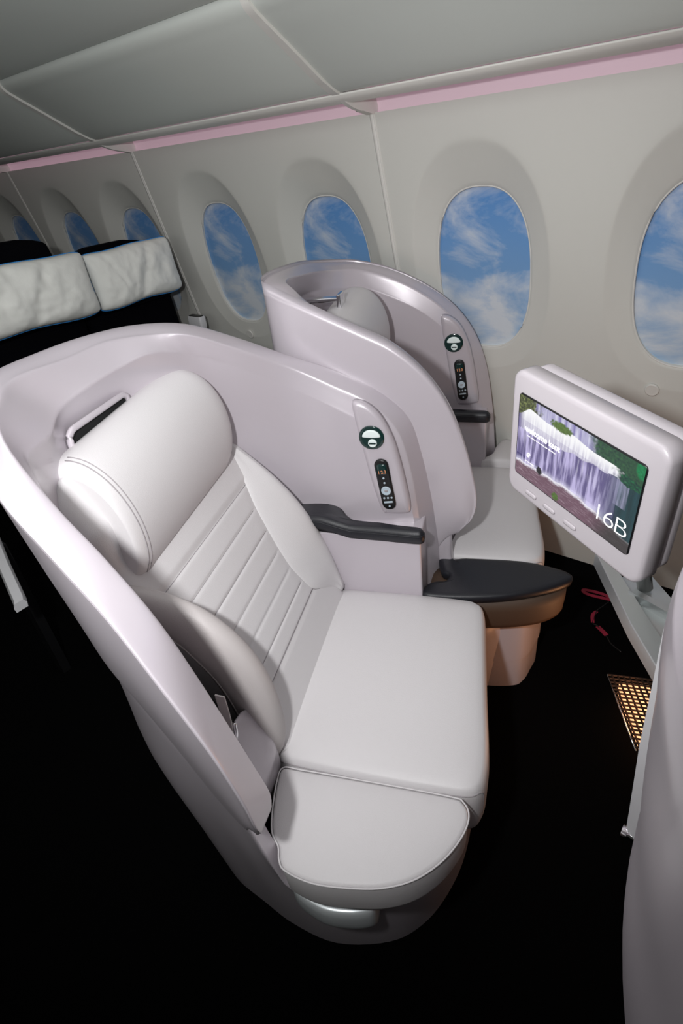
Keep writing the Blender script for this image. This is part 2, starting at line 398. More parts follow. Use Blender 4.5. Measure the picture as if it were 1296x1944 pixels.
def shell_far():
    T = [
     ((-.255,.612,.580), (-.262,.640,.572), (-.258,.625,.560), (-.264,.645,.566), (-.266,.640,.560), (-.270,.632,.556)),
     ((-.205,.600,.632), (-.215,.645,.612), (-.250,.616,.572), (-.235,.655,.590), (-.250,.658,.575), (-.255,.650,.570)),
     ((-.190,.600,.695), (-.200,.642,.675), (-.240,.614,.578), (-.225,.665,.600), (-.262,.672,.520), (-.290,.668,.440)),
     ((-.200,.600,.770), (-.208,.640,.755), (-.262,.616,.565), (-.230,.665,.680), (-.265,.675,.540), (-.30,.670,.430)),
     ((-.224,.600,.870), (-.232,.640,.862), (-.285,.616,.540), (-.250,.665,.780), (-.280,.678,.560), (-.32,.675,.430)),
     ((-.262,.600,.975), (-.270,.640,.968), (-.320,.618,.480), (-.285,.665,.900), (-.310,.680,.600), (-.35,.675,.430)),
     ((-.320,.600,1.063), (-.328,.641,1.056), (-.370,.620,.430), (-.340,.666,.990), (-.36,.682,.700), (-.40,.675,.430)),
     ((-.398,.600,1.133), (-.405,.642,1.128), (-.43,.622,.430), (-.415,.668,1.060), (-.43,.684,.750), (-.46,.676,.430)),
     ((-.484,.600,1.178), (-.492,.643,1.172), (-.51,.624,.430), (-.50,.670,1.110), (-.51,.686,.780), (-.53,.678,.430)),
     ((-.595,.601,1.231), (-.598,.645,1.223), (-.60,.626,.430), (-.605,.675,1.160), (-.61,.690,.820), (-.62,.682,.430)),
     ((-.680,.606,1.272), (-.650,.655,1.266), (-.67,.632,.430), (-.655,.690,1.180), (-.66,.705,.850), (-.67,.700,.430)),
     ((-.722,.640,1.282), (-.678,.690,1.276), (-.705,.660,.430), (-.690,.740,1.180), (-.69,.750,.880), (-.68,.750,.430)),
     ((-.738,.735,1.283), (-.695,.770,1.270), (-.720,.750,.430), (-.715,.830,1.190), (-.71,.840,.900), (-.70,.830,.430)),
     ((-.745,.900,1.270), (-.703,.905,1.252), (-.725,.900,.430), (-.735,.930,1.180), (-.73,.930,.900), (-.72,.930,.430)),
     ((-.752,1.060,1.252), (-.710,1.050,1.232), (-.73,1.070,.430), (-.735,1.040,1.170), (-.73,1.040,.900), (-.72,1.040,.430)),
     ((-.750,1.200,1.230), (-.712,1.170,1.212), (-.73,1.210,.430), (-.710,1.150,1.155), (-.71,1.150,.900), (-.70,1.150,.430)),
     ((-.715,1.300,1.212), (-.680,1.245,1.198), (-.70,1.300,.430), (-.670,1.220,1.140), (-.67,1.220,.900), (-.66,1.210,.430)),
     ((-.640,1.330,1.200), (-.625,1.278,1.188), (-.64,1.330,.430), (-.610,1.256,1.130), (-.61,1.250,.900), (-.60,1.240,.430)),
     ((-.530,1.332,1.170), (-.525,1.288,1.155), (-.53,1.334,.430), (-.520,1.272,1.090), (-.52,1.266,.850), (-.52,1.258,.430)),
     ((-.423,1.332,1.120), (-.425,1.290,1.103), (-.42,1.336,.430), (-.425,1.276,1.040), (-.43,1.270,.800), (-.43,1.262,.430)),
     ((-.333,1.332,1.058), (-.342,1.290,1.040), (-.33,1.338,.430), (-.350,1.278,.980), (-.36,1.272,.750), (-.36,1.264,.430)),
     ((-.268,1.332,.988), (-.284,1.290,.970), (-.27,1.338,.430), (-.300,1.278,.920), (-.31,1.272,.700), (-.31,1.264,.430)),
     ((-.222,1.332,.905), (-.245,1.290,.885), (-.23,1.338,.430), (-.262,1.278,.840), (-.275,1.272,.650), (-.28,1.264,.430)),
     ((-.190,1.332,.800), (-.220,1.290,.785), (-.20,1.338,.420), (-.240,1.276,.750), (-.250,1.270,.600), (-.255,1.262,.420)),
     ((-.166,1.332,.640), (-.200,1.288,.625), (-.18,1.338,.400), (-.218,1.272,.600), (-.228,1.266,.520), (-.235,1.258,.400)),
     ((-.152,1.332,.460), (-.190,1.286,.455), (-.165,1.338,.330), (-.205,1.270,.440), (-.212,1.264,.400), (-.22,1.256,.330)),
    ]
    return T
def shell_mesh(T):
    prof = []
    for O, I, G, Bw, Md, Lo in T:
        O, I, G, Bw, Md, Lo = map(lambda q: np.array(q, float), (O, I, G, Bw, Md, Lo))
        hgt = np.linalg.norm(O - G); d = (G - O) / hgt
        e = min(.022, hgt * .25); ii = (Bw - I); li = np.linalg.norm(ii); ei = min(.018, li * .3)
        out = O - I; out[2] = 0; out /= (np.linalg.norm(out) + 1e-9)
        mid = (O + I) / 2 + np.array((0, 0, .003 if hgt > .08 else .001))
        k = min(1, hgt / .2)
        prof.append([G - out * .022 * k, G, G + (O - G) * .12 + out * .006 * k, G + (O - G) * .5 + out * .010 * k, O + d * e * 1.1 + out * .003 * k, O + d * e * .3 + out * .001, O - out * .005 + np.array((0, 0, .0008)),
                     mid, I + out * .006, I + ii / max(li, 1e-6) * ei * .25, I + ii / max(li, 1e-6) * ei * 1.2, Bw + (I - Bw) * .14, Bw, Bw * .93 + Md * .07, Bw * .5 + Md * .5, Md, Md * .4 + Lo * .6, Lo])
    A = np.array(prof)                          # stations x rows
    A = cr(A, 5)                                # smooth along the rim
    A = np.swapaxes(cr(np.swapaxes(A, 0, 1), 3), 0, 1)
    return solid(A)

def base_mesh(top):
    # floor outline, mid outline, top outline of the lower body, aisle front -> rear -> window front
    fl = [(-.03,1.30),(-.02,1.10),(-.02,.90),(-.035,.76),(-.07,.66),(-.12,.585),(-.19,.535),(-.31,.507),(-.42,.523),(-.51,.555),(-.60,.592),(-.67,.655),(-.71,.76),(-.72,.9),(-.71,1.05),(-.68,1.2),(-.60,1.30),(-.40,1.33)]
    md = [(-.02,1.30),(-.01,1.10),(-.012,.90),(-.03,.74),(-.065,.63),(-.11,.552),(-.18,.500),(-.30,.468),(-.41,.478),(-.50,.510),(-.62,.548),(-.735,.640),(-.785,.76),(-.80,.9),(-.79,1.05),(-.75,1.2),(-.66,1.31),(-.40,1.335)]
    mz = [.15,.15,.17,.20,.22,.25,.27,.30,.36,.42,.50,.50,.50,.5,.5,.5,.5,.4]
    tp = [(-.02,1.30),(-.01,1.10),(-.012,.90),(-.035,.735),(-.072,.628),(-.115,.555),(-.185,.505),(-.330,.458),(-.370,.450),(-.408,.455),(-.500,.478),(-.615,.535),(-.75,.672),(-.80,.80),(-.81,.95),(-.79,1.08),(-.70,1.24),(-.42,1.335)]
    tz = [.30,.30,.30,.30,.31,.33,.35,.36,.480,.655,.795,.900,.925,.93,.93,.90,.60,.40]
    if top:
        lim = lambda q: [(max(a, -.69), max(b, .625) if a < -.28 else b) for a, b in q]
        md = lim(md); tp = lim(tp); fl = lim(fl); tz = [min(z_, .46) for z_ in tz]; mz = [min(z_, .3) for z_ in mz]
    n = len(fl); c = np.array((-.38, .95))
    prof = []
    for i in range(n):
        f3 = np.array((*fl[i], 0)); m3 = np.array((*md[i], mz[i])); t3 = np.array((*tp[i], tz[i]))
        def inn(p, k):
            d = c - p[:2]; d = d / np.linalg.norm(d); q = p.copy(); q[:2] += d * k; return q
        prof.append([f3, f3 * .5 + m3 * .5 + np.array((0, 0, 0)), m3, m3 * .4 + t3 * .6, t3 - np.array((0, 0, .012)), inn(t3, .008), inn(t3, .030), inn(t3, .036) - np.array((0, 0, .02)), inn(t3, .045) - np.array((0, 0, .12))])
    A = cr(np.array(prof), 5); A = np.swapaxes(cr(np.swapaxes(A, 0, 1), 3), 0, 1)
    return grid(A)

def backP(L, t, off=0):   # point on the reclined back plane
    # t: 0 at seat (z .5) .. 1 at z .93 ; normal towards sitter
    return np.array((-.42 - .24 * t + .873 * off, L, .5 + .43 * t + .487 * off))

def build_seat(name, label, group, pos, far=False):
    x, y = W(OF + pos[0], OL + pos[1])
    root = thing(name, label, 'airline seat', (x, y, 0), A24, group)
    sm_ = shell_mesh(shell_far() if far else shell_near())
    if far:
        post = pad([(-.261, .40), (-.261, .50), (-.262, .60), (-.29, .72), (-.36, .80), (-.46, .80), (-.50, .60), (-.50, .40), (-.40, .36)],
                   [(0, -.045), (0, -.006), (.002, -.002), (.006, 0)], lambda a, b, h: (a, .6135 - h, b), 0, 4)
        sm_ = merge(sm_, post)
    pme('shell', sm_, PEARL, root)
    pme('base', base_mesh(far), PEARL, root)
    # ---- seat cushion
    ol = [(-.50, 1.00), (-.49, 1.12), (-.462, 1.190), (-.43, 1.208), (-.25, 1.213), (-.08, 1.208), (-.035, 1.196), (-.016, 1.165), (-.008, 1.05), (0, .90), (.008, .78), (.009, .71), (.000, .665), (-.025, .644), (-.08, .640), (-.22, .640), (-.40, .648), (-.43, .655), (-.452, .69), (-.478, .80), (-.495, .90)]
    fx = lambda a, b, h: (a, b, .475 + h)
    pme('seat_cushion', pad(ol, [(.015, -.15), (.004, -.14), (0, -.12), (-.002, -.05), (0, -.026), (.003, -.015), (.008, -.007), (.013, -.003)], fx, .013, fill=16, tau=.035), LEATHER, root)
    sc_ = root.children[-1] if root.children else None
    # piping down the aisle edge of the cushion
    pp = cr([(-.42, .652, .458), (-.36, .6455, .4585), (-.2, .641, .4585), (-.08, .641, .4585), (-.025, .645, .458), (-.002, .662, .452), (.003, .668, .43), (.001, .668, .37)], 6)
    pme('piping', tube(pp, .0014, 6), THREAD, sc_)
    # ---- backrest
    seams = [(z - .5) / .43 for z in (.852, .802, .750, .700, .652, .608, .570)]
    nl, ntt = 48, 260
    A = np.zeros((ntt, nl, 3))
    RT = np.linspace(-.2, 1.6, 120); RE = np.interp(RT, [-.2, .02, .09, .16, .35, .48, .6, .72, .83, 1.0, 1.5], [1.185, 1.172, 1.125, 1.075, 1.064, 1.076, 1.093, 1.112, 1.141, 1.172, 1.19])
    for _ in range(6): RE[1:-1] = (RE[:-2] + 2 * RE[1:-1] + RE[2:]) / 4
    def redge(t):  # window-side edge of the pleated panel
        return np.interp(t, RT, RE)
    for i in range(ntt):
        t = -.12 + (1.42 if far else 1.525) * i / (ntt - 1)
        if t < seams[-1] or t > seams[0]: pf = 0 if t > seams[0] else 0
        for j in range(nl):
            s = j / (nl - 1); Lr = 1.195; Ll = .662 - .024 * sst0(.95, 1.2, t)
            if t > 1.265:
                q = min(1, (t - 1.265) / .14); inset = .06 * (1 - math.sqrt(max(0, 1 - q * q)))
                Lr -= inset; Ll += inset
            L = Ll + (Lr - Ll) * s
            e = min(s, 1 - s) * .53; rnd = .028; off = 0
            if e < rnd: off -= rnd - math.sqrt(max(0, rnd ** 2 - (rnd - e) ** 2))
            if seams[-1] <= t <= seams[0] and .70 < L < redge(t) + .002:
                for a, b in zip(seams, seams[1:]):
                    if b <= t <= a:
                        q = abs(2 * (t - b) / (a - b) - 1); off += (.0042 * (1 - q ** 9) - .0022) * min(1, max(0, (redge(t) - L) / .016))
            elif t > seams[0]:
                off += .004 * min(1, (t - seams[0]) / .04) - .0022 * max(0, 1 - (t - seams[0]) / .03) + .046 * sst0(.98, 1.2, t)
            elif t < seams[-1]: off += .003 * min(1, (seams[-1] - t) / .03) - .003
            A[i, j] = backP(L, t, off)
    bk = A[:, ::-1].copy() + np.array((-.873, 0, -.487)) * (.02 if far else .040)
    if far: A[:, :, 0] += .06; bk[:, :, 0] += .06
    P = np.concatenate([A, bk], 1)
    bo = pme('backrest', solid(P), LEATHER, root, angle=70)
    for k, tt in enumerate(seams):
        pme('seam', tube([backP(L, tt, -.0016) for L in np.linspace(.70, redge(tt), 12)], .0011, 6), THREAD, bo)
    pme('seam', tube([backP(redge(t) + .001, t, -.001) for t in np.linspace(.12, 1.05, 40)], .0012, 6), THREAD, bo)
    pme('piping', tube([backP(.642, t, .022) for t in np.linspace(1.12, 1.27, 12)], .003, 6), LEATHER, bo)
    # ---- window-side bolster (thin leaf)
    A = []
    ts = np.linspace(-.03, 1.04, 44)
    for t in ts:
        f = math.sin(math.pi * min(1, max(0, (t + .03) / 1.07)) ** 1.05) ** .9
        a = min(redge(t) + .002, 1.178); b = 1.185 + .012 * f; hgt = .004 + .050 * f
        A.append([backP(a - .004, t, -.015), backP(a - .002, t, -.001), backP(a * .75 + b * .25, t, .002 + hgt * .30), backP(a * .45 + b * .55, t, hgt * .66), backP(a * .15 + b * .85, t, hgt * .97), backP(b, t, hgt), backP(b + .012, t, hgt * .86), backP(b + .016, t, hgt * .3), backP(b + .012, t, -.03), backP(a, t, -.03)])
    A = np.array(A); A = np.swapaxes(cr(np.swapaxes(A, 0, 1), 3), 0, 1)
    pme('side_bolster', solid(A), LEATHER, root)
    # ---- aisle-side bolster (fat crescent)
    ctr = cr([(-.665, .664, .885), (-.610, .667, .862), (-.545, .668, .825), (-.498, .668, .770), (-.466, .668, .700), (-.448, .667, .610), (-.444, .666, .52), (-.450, .668, .462)], 6)
    n = len(ctr); A = []
    for i, c in enumerate(ctr):
        t3 = ctr[min(i + 1, n - 1)] - ctr[max(i - 1, 0)]; t3 /= np.linalg.norm(t3)
        nn = np.array((t3[2], 0, -t3[0])) * -1
        if nn[0] < 0: nn = -nn
        q = i / (n - 1); r1 = .056 * (math.sin(math.pi * min(.97, max(.05, q * .9 + .08)))) ** .45; r2 = .031 * min(1, .6 + q)
        r2 *= (1 if q < .85 else 1 - (q - .85) * 2.2)
        A.append([c + nn * r1 * math.copysign(abs(math.cos(p)) ** .85, math.cos(p)) + np.array((0, 1, 0)) * r2 * math.copysign(abs(math.sin(p)) ** .85, math.sin(p)) for p in np.linspace(0, 2 * math.pi, 22, endpoint=False)])
    ab = pme('side_bolster', solid(np.array(A)), LEATHERD, root)
    ab['label'] = 'taupe padded side bolster'
    pme('piping', tube([np.array(a[15]) * .5 + np.array(a[14]) * .5 for a in A[4:-3]], .0022, 6), LEATHERD, ab)
    # ---- headrest
    def hsec(L, s, dz=0, df=0):
        pr = np.array([(-.700, .898), (-.668, .902), (-.640, .925), (-.622, .970), (-.618, 1.025), (-.628, 1.080), (-.652, 1.128), (-.690, 1.160), (-.735, 1.166), (-.775, 1.145), (-.785, 1.10), (-.765, 1.06), (-.735, 1.02), (-.72, .95)])
        pr = cr(pr, 4, True); c = np.array((-.69, 1.035)); pr = c + (pr - c) * s
        return [(p[0] + df, L, p[1] + dz) for p in pr]
    hdf = .115 if far else 0
    secs = []
    L0, L1 = .698, 1.164
    for q in np.linspace(0, 1, 41):
        L = L0 + (L1 - L0) * (.5 - .5 * math.cos(math.pi * q)); ea = L - L0; eb = L1 - L
        s = 1.0
        ra, rb = .040, .060
        if ea < ra: s *= .84 + .16 * math.sqrt(max(0, 1 - (1 - ea / ra) ** 2))
        if eb < rb: s *= .68 + .32 * math.sqrt(max(0, 1 - (1 - eb / rb) ** 2))
        secs.append(hsec(L, s, -.024 * (L1 - L) / (L1 - L0), hdf))
    S = np.array(secs)
    ho = pme('headrest', solid(S), LEATHER, root)
    for dL in ((0.024,), (.033,)):
        sec = np.array(hsec(.698 + dL[0], .84 + .16 * math.sqrt(1 - (1 - dL[0] / .040) ** 2), -.0225, hdf)); path = sec[2:32]
        c = np.array((-.69 + hdf, 0, 1.0125)); path = path + (path - c) * np.array((1, 0, 1)) * .004
        pme('stitching', tube(path, .0011, 5), THREAD, ho)
    # ---- slot in the rear shell behind the headrest, shaded inside painted near-black
    bl = -.766 if not far else -.722; sz = 1.122 if not far else 1.10
    lt = (.80, .968) if not far else (.80, .98)
    rr = [(bl + .008, *q) for q in rrect(lt[1] - lt[0] + .03, .085, .02, 5, sum(lt) / 2, sz)]
    fr = pme('slot_frame', tube(rr, .0065, 8, True), PEARL, root)
    dk = pad([(q[0], q[1]) for q in rrect(lt[1] - lt[0] + .02, .075, .016, 4, sum(lt) / 2, sz)], [(0, -.02), (0, .006)], lambda a, b, h: (bl + h, a, b), 0, 1, fill=2)
    o = pme('slot_shade_slab', dk, SHADE, root, angle=30)
    if far:
        cl = pme('hanger_clip', merge(box(-.725, -.600, .905, .935, 1.168, 1.180), box(-.612, -.600, .900, .950, 1.150, 1.190)), CHROME, root, smooth=False); bevel(cl, .003)
    # ---- console panel with reading light and handset on the window side
    ol = [(-.352, 1.020), (-.320, 1.018), (-.284, .985), (-.256, .925), (-.240, .860), (-.226, .780), (-.218, .720), (-.228, .700), (-.280, .696), (-.298, .705), (-.318, .780), (-.335, .880), (-.350, .975)]
    f = lambda a, b, h: (a, 1.276 - h, b)
    pme('console_panel', pad(ol, [(0, -.006), (.002, .006), (.006, .011), (.014, .0135)], f, 0, 5), PEARL, root)
    cf, cz = -.308, .928
    f = lambda a, b, h: (cf + a, 1.2625 - h, cz + b)
    cir = lambda r, n=20: [(r * math.cos(q), r * math.sin(q)) for q in np.linspace(0, 2 * math.pi, n, endpoint=False)]
    rl = pme('reading_light', pad(cir(.0325), [(0, -.002), (0, .002), (.002, .0035)], f, .001, 2), GREEN, root)
    rl['label'] = 'round dark green reading light'
    dome = [(-.0235, .004)] + [(.0235 * math.cos(q) * -1, .004 + .019 * math.sin(q)) for q in np.linspace(.25, math.pi - .25, 9)] + [(.0235, .004), (.018, .0015), (0, .0005), (-.018, .0015)]
    pme('lamp_lens', pad(dome, [(0, .002), (.001, .006), (.003, .007)], f, .001, 2), LENS, rl)
    pme('light_switch', pad([(a + .002, b - .0135) for a, b in cir(.0115, 14)], [(0, .002), (.0005, .006), (.002, .007)], f, 0, 2), LENS, rl)
    bar = pad([(a + .002, b - .0135) for a, b in rrect(.018, .005, .002, 3)], [(0, .006), (.0005, .008)], f, 0, 1, fill=2)
    pme('switch_bar', bar, GREEN, rl)
    # handset
    an = math.atan2(-.018, .152)   # leans
    def hf(a, b, h):               # a across, b along (up)
        ca, sa = math.cos(.118), math.sin(.118)
        return (-.2815 + a * ca - b * sa, 1.2625 - h, .793 + a * sa + b * ca)
    hs = pme('handset', pad(rrect(.037, .152, .0184, 8), [(0, -.002), (0, .004), (.002, .0065), (.004, .007)], hf, 0, 1, fill=3), BLACK, root)
    hs['label'] = 'black handset with keys'
    pme('display', pad(rrect(.027, .032, .008, 5, 0, .048), [(0, .006), (.0003, .0078)], hf, 0, 1, fill=2), GREEN, hs)
    M4 = Matrix(((math.cos(.118), -math.sin(.118), 0, 0), (0, 0, -1, 0), (math.sin(.118), math.cos(.118), 0, 0), (0, 0, 0, 1)))
    p0 = hf(-.0125, .036, .0082)
    M4 = Matrix.Translation((p0[0] - OF, p0[1] - OL, p0[2])) @ M4
    text('123', .0135, DIGIT, 'digits', hs, M4, 0, .0002, spacing=1.25)
    pme('dial', pad([(a, b - .016) for a, b in cir(.0135, 16)], [(0, .006), (.0008, .0088), (.003, .009), (.0055, .0078)], hf, 0, 2), KEYB, hs)
    pme('dial_key', pad(rrect(.009, .006, .002, 3, 0, -.016), [(0, .007), (.0005, .0092)], hf, 0, 1, fill=2), THREAD, hs)
    for a, b in ((0, .022), (0, .008), (-.009, -.038), (.001, -.038), (.011, -.038), (.001, -.064)):
        pme('key', pad([(a + u, b + v) for u, v in cir(.0032, 8)], [(0, .006), (.0006, .0085)], hf, 0, 2, fill=2), KEYB, hs)
    pme('key_bar', pad(rrect(.025, .006, .0025, 4, 0, -.051), [(0, .006), (.0006, .0085)], hf, 0, 1, fill=2), KEYB, hs)
    # ---- window armrest: lilac box and black pad
    bx = box(-.56, -.186, 1.203, 1.352, .30, .668)
    o = pme('armrest_box', bx, PEARL, root); bevel(o, .006)
    ap = [(-.600, 1.215), (-.585, 1.250), (-.560, 1.262), (-.52, 1.278), (-.44, 1.285), (-.405, 1.268), (-.392, 1.242), (-.365, 1.232), (-.300, 1.232), (-.265, 1.226), (-.235, 1.222), (-.192, 1.218), (-.176, 1.206), (-.178, 1.190), (-.20, 1.184), (-.30, 1.190), (-.45, 1.196), (-.56, 1.200)]
    f = lambda a, b, h: (a, b, .672 + h + .022 * sst0(-.37, -.46, a))
    pd = pme('armrest_pad', pad(ap, [(.006, -.014), (0, -.010), (-.002, .004), (0, .014), (.004, .022), (.010, .026)], f, .002, 4), BLACKL, root)
    pd['label'] = 'black leather armrest pad'
    pme('piping', tube([f(a, b - .001, .013) for a, b in cr(ap[11:], 4)], .0016, 6), BLACKL, pd)
    # ---- fan-shaped aisle pad
    fo = [(-.405, .632), (-.36, .634), (-.20, .634), (-.06, .632), (-.034, .625), (-.022, .600), (-.032, .560), (-.062, .512), (-.105, .472), (-.155, .448), (-.21, .436), (-.28, .430), (-.335, .440), (-.352, .455), (-.362, .478), (-.382, .500), (-.396, .54), (-.408, .60)]
    if not far:
        f = lambda a, b, h: (a, b, .472 + h)
        fa = pme('aisle_cushion', pad(fo, [(.015, -.105), (.008, -.100), (.004, -.085), (.001, -.012), (.002, -.004), (.006, .0), (.009, .001)], f, .009, 5, fill=14, tau=.03), LEATHER, root)
        fa['label'] = 'fan-shaped pale leather side pad'
        P = cr(fo, 5, True)
        pme('piping', tube([(a, b, .4700) for a, b in P], .0017, 7, True), LEATHER, fa)
    else:
        ff = [(-.30, .640), (-.262, .650), (-.256, .622), (-.235, .628), (-.20, .632), (-.06, .634), (.04, .610), (.075, .585), (.068, .560), (.03, .530), (-.03, .500), (-.11, .472), (-.20, .455), (-.29, .448), (-.322, .452), (-.330, .47), (-.318, .50), (-.295, .515), (-.27, .520), (-.262, .545), (-.285, .56)]
        f = lambda a, b, h: (a, b, .478 + h)
        fa = pme('aisle_armrest', pad(ff, [(.010, -.030), (.002, -.026), (0, -.016), (.001, -.006), (.006, -.001), (.016, .001)], f, .001, 3), BLACKL, root)
        fa['label'] = 'black fan-shaped armrest top'
        fb = [(-.30, .60), (-.20, .610), (-.05, .612), (.04, .595), (.062, .575), (.054, .553), (.02, .522), (-.03, .497), (-.11, .476), (-.20, .463), (-.28, .46), (-.31, .48)]
        f2 = lambda a, b, h: (a, b, .45 + h)
        o = pme('armrest_body', pad(fb, [(.03, -.115), (.012, -.110), (.004, -.09), (0, -.04), (0, .0)], f2, 0, 4), BRONZE, root)
        o['label'] = 'brown armrest body under the black top'
        pb = [(-.24, .70), (-.245, .60), (-.18, .560), (-.10, .555), (-.05, .575), (-.02, .62), (0.0, .70)]
        f3 = lambda a, b, h: (a * (1 + .25 * h), b - .04 * h, h)
        pme('pedestal', pad([(-.26, .72), (-.262, .62), (-.22, .575), (-.15, .562), (-.06, .575), (-.028, .60), (-.005, .65), (.01, .72), (-.1, .73)], [(0, 0), (0, .12), (-.004, .125), (-.004, .34)], f3, 0, 4), PEARL, root, angle=30)
    if far:
        wc = [(-.20, 1.200), (-.08, 1.206), (.03, 1.206), (.088, 1.204), (.090, 1.26), (.05, 1.32), (-.01, 1.365), (-.07, 1.385), (-.125, 1.385), (-.150, 1.33), (-.165, 1.26)]
        o = pme('window_cushion', pad(wc, [(0, -.12), (0, -.02), (.003, -.006), (.008, 0)], lambda a, b, h: (a, b, .482 + h + .02 * sst0(-.02, -.13, a)), .006, 4, fill=10), LEATHER, root)
    # metal step in the front of the base
    if not far:
        st = cr([(-.352, .482, .30), (-.330, .466, .30), (-.28, .452, .298), (-.23, .456, .296), (-.195, .468, .292), (-.183, .482, .288)], 5)
        A = np.array([[p + np.array((0, .004, .050)), p + np.array((0, -.014, .046)), p + np.array((0, -.016, .0)), p + np.array((0, -.006, -.022)), p + np.array((0, .02, -.022)), p + np.array((0, .03, .05))] for p in st])
        A[0] = A[0].mean(0) + (A[0] - A[0].mean(0)) * .6; A[-1] = A[-1].mean(0) + (A[-1] - A[-1].mean(0)) * .35
        o = pme('step_plate', solid(np.swapaxes(cr(np.swapaxes(A, 0, 1), 3, True), 0, 1)), STEP, root); o['label'] = 'polished metal step plate'
        # black sheet that paints the gap beside the cushion as shade, lilac inner console, belt
        pme('gap_shade_sheet', pad([(-.62, .84), (-.56, .80), (-.50, .73), (-.462, .64), (-.455, .56), (-.50, .50), (-.57, .60), (-.63, .74)], [(0, -.004), (0, 0)], lambda a, b, h: (a, .603 + .17 * max(0, -.54 - a) + h, b), 0, 3, fill=2), SHADE, root, smooth=False)
        con = pad([(-.462, .560), (-.458, .640), (-.43, .650), (-.414, .640), (-.410, .56), (-.418, .49), (-.445, .49)], [(0, -.05), (0, .02), (.004, .03)], lambda a, b, h: (a, b, .60 + h - 2.4 * (a + .45)), .002, 4)
        pme('side_console', con, PEARL, root)
        bt = np.array([(-.463, .585, .745), (-.462, .582, .70), (-.464, .580, .66), (-.47, .576, .62)])
        A = np.array([[p + np.array((dx_, 0, 0)) + np.array((0, dy_, 0)) for dx_, dy_ in ((-.010, -.001), (.010, -.003), (.010, 0), (-.010, .002))] for p in cr(bt, 5)])
        b = pme('seat_belt', solid(A), LEATHERD, root, angle=40)
        pme('buckle', tube(cr([(-.444, .575, .685), (-.443, .570, .665), (-.447, .568, .645), (-.455, .568, .63)], 5), .004, 8), CHROME, b)
    return root
DIGIT = mat('display_digits', (.5, .2, .1), .5, emis=(1, .35, .15), es=.25)
KEYB = mat('pale_keys', (.50, .60, .68), .35)

near = build_seat('airline_seat', 'nearest pale leather recliner in a pearly lilac shell, its whole cushion in view', 'shell seats by the windows', (0, 0))
far = build_seat('airline_seat', 'second lilac shell seat, behind the nearest one and beside the windows', 'shell seats by the windows', (.14, .75), True)

# ------------------------------------------------------------------ monitor on its arm
MR = Matrix(((.87018816, .49137652, .03635488), (-.48697625, .86893352, -.0883667), (-.0750113, .05919169, .99542436)))
mon = thing('seat_monitor', 'lilac framed screen on a metal arm, showing a waterfall and the number 16B', 'monitor', (-.2427, .8256, 1.0788))
mon.rotation_euler = MR.to_euler()
def mloc(cx_, cz_, dep): return lambda a, b, h: (cx_ + a, dep - h, cz_ + b)
pmf = pad(rrect(.322, .246, .024, 8), [(.004, -.034), (0, -.031), (0, -.006), (.0008, -.003), (.0025, -.0008), (.006, .0008), (.010, .0012)], mloc(.003, -.005, 0), 0, 1, fill=2)
me('front_housing', *pmf, PEARLF, mon)
pmb = pad(rrect(.312, .238, .024, 8), [(.012, -.068), (.004, -.064), (0, -.057), (0, -.0375), (.003, -.035), (.003, -.02)], mloc(.003, -.004, 0), 0, 1, fill=2)
me('rear_housing', *pmb, PEARLF, mon)
SLOT = mat('bezel_button', (.58, .54, .575), .3)
for a in (-.088, -.038, .014):
    me('bezel_button', *pad(rrect(.030, .010, .0045, 5), [(0, .0015), (.001, .0035), (.0035, .004)], mloc(a, -.106, 0), 0, 1, fill=2), SLOT, mon)
me('screen_surround', *pad(rrect(.273, .163, .008, 5), [(0, .001), (.0005, .0026)], mloc(0, 0, 0), 0, 1, fill=2), BLACK, mon)
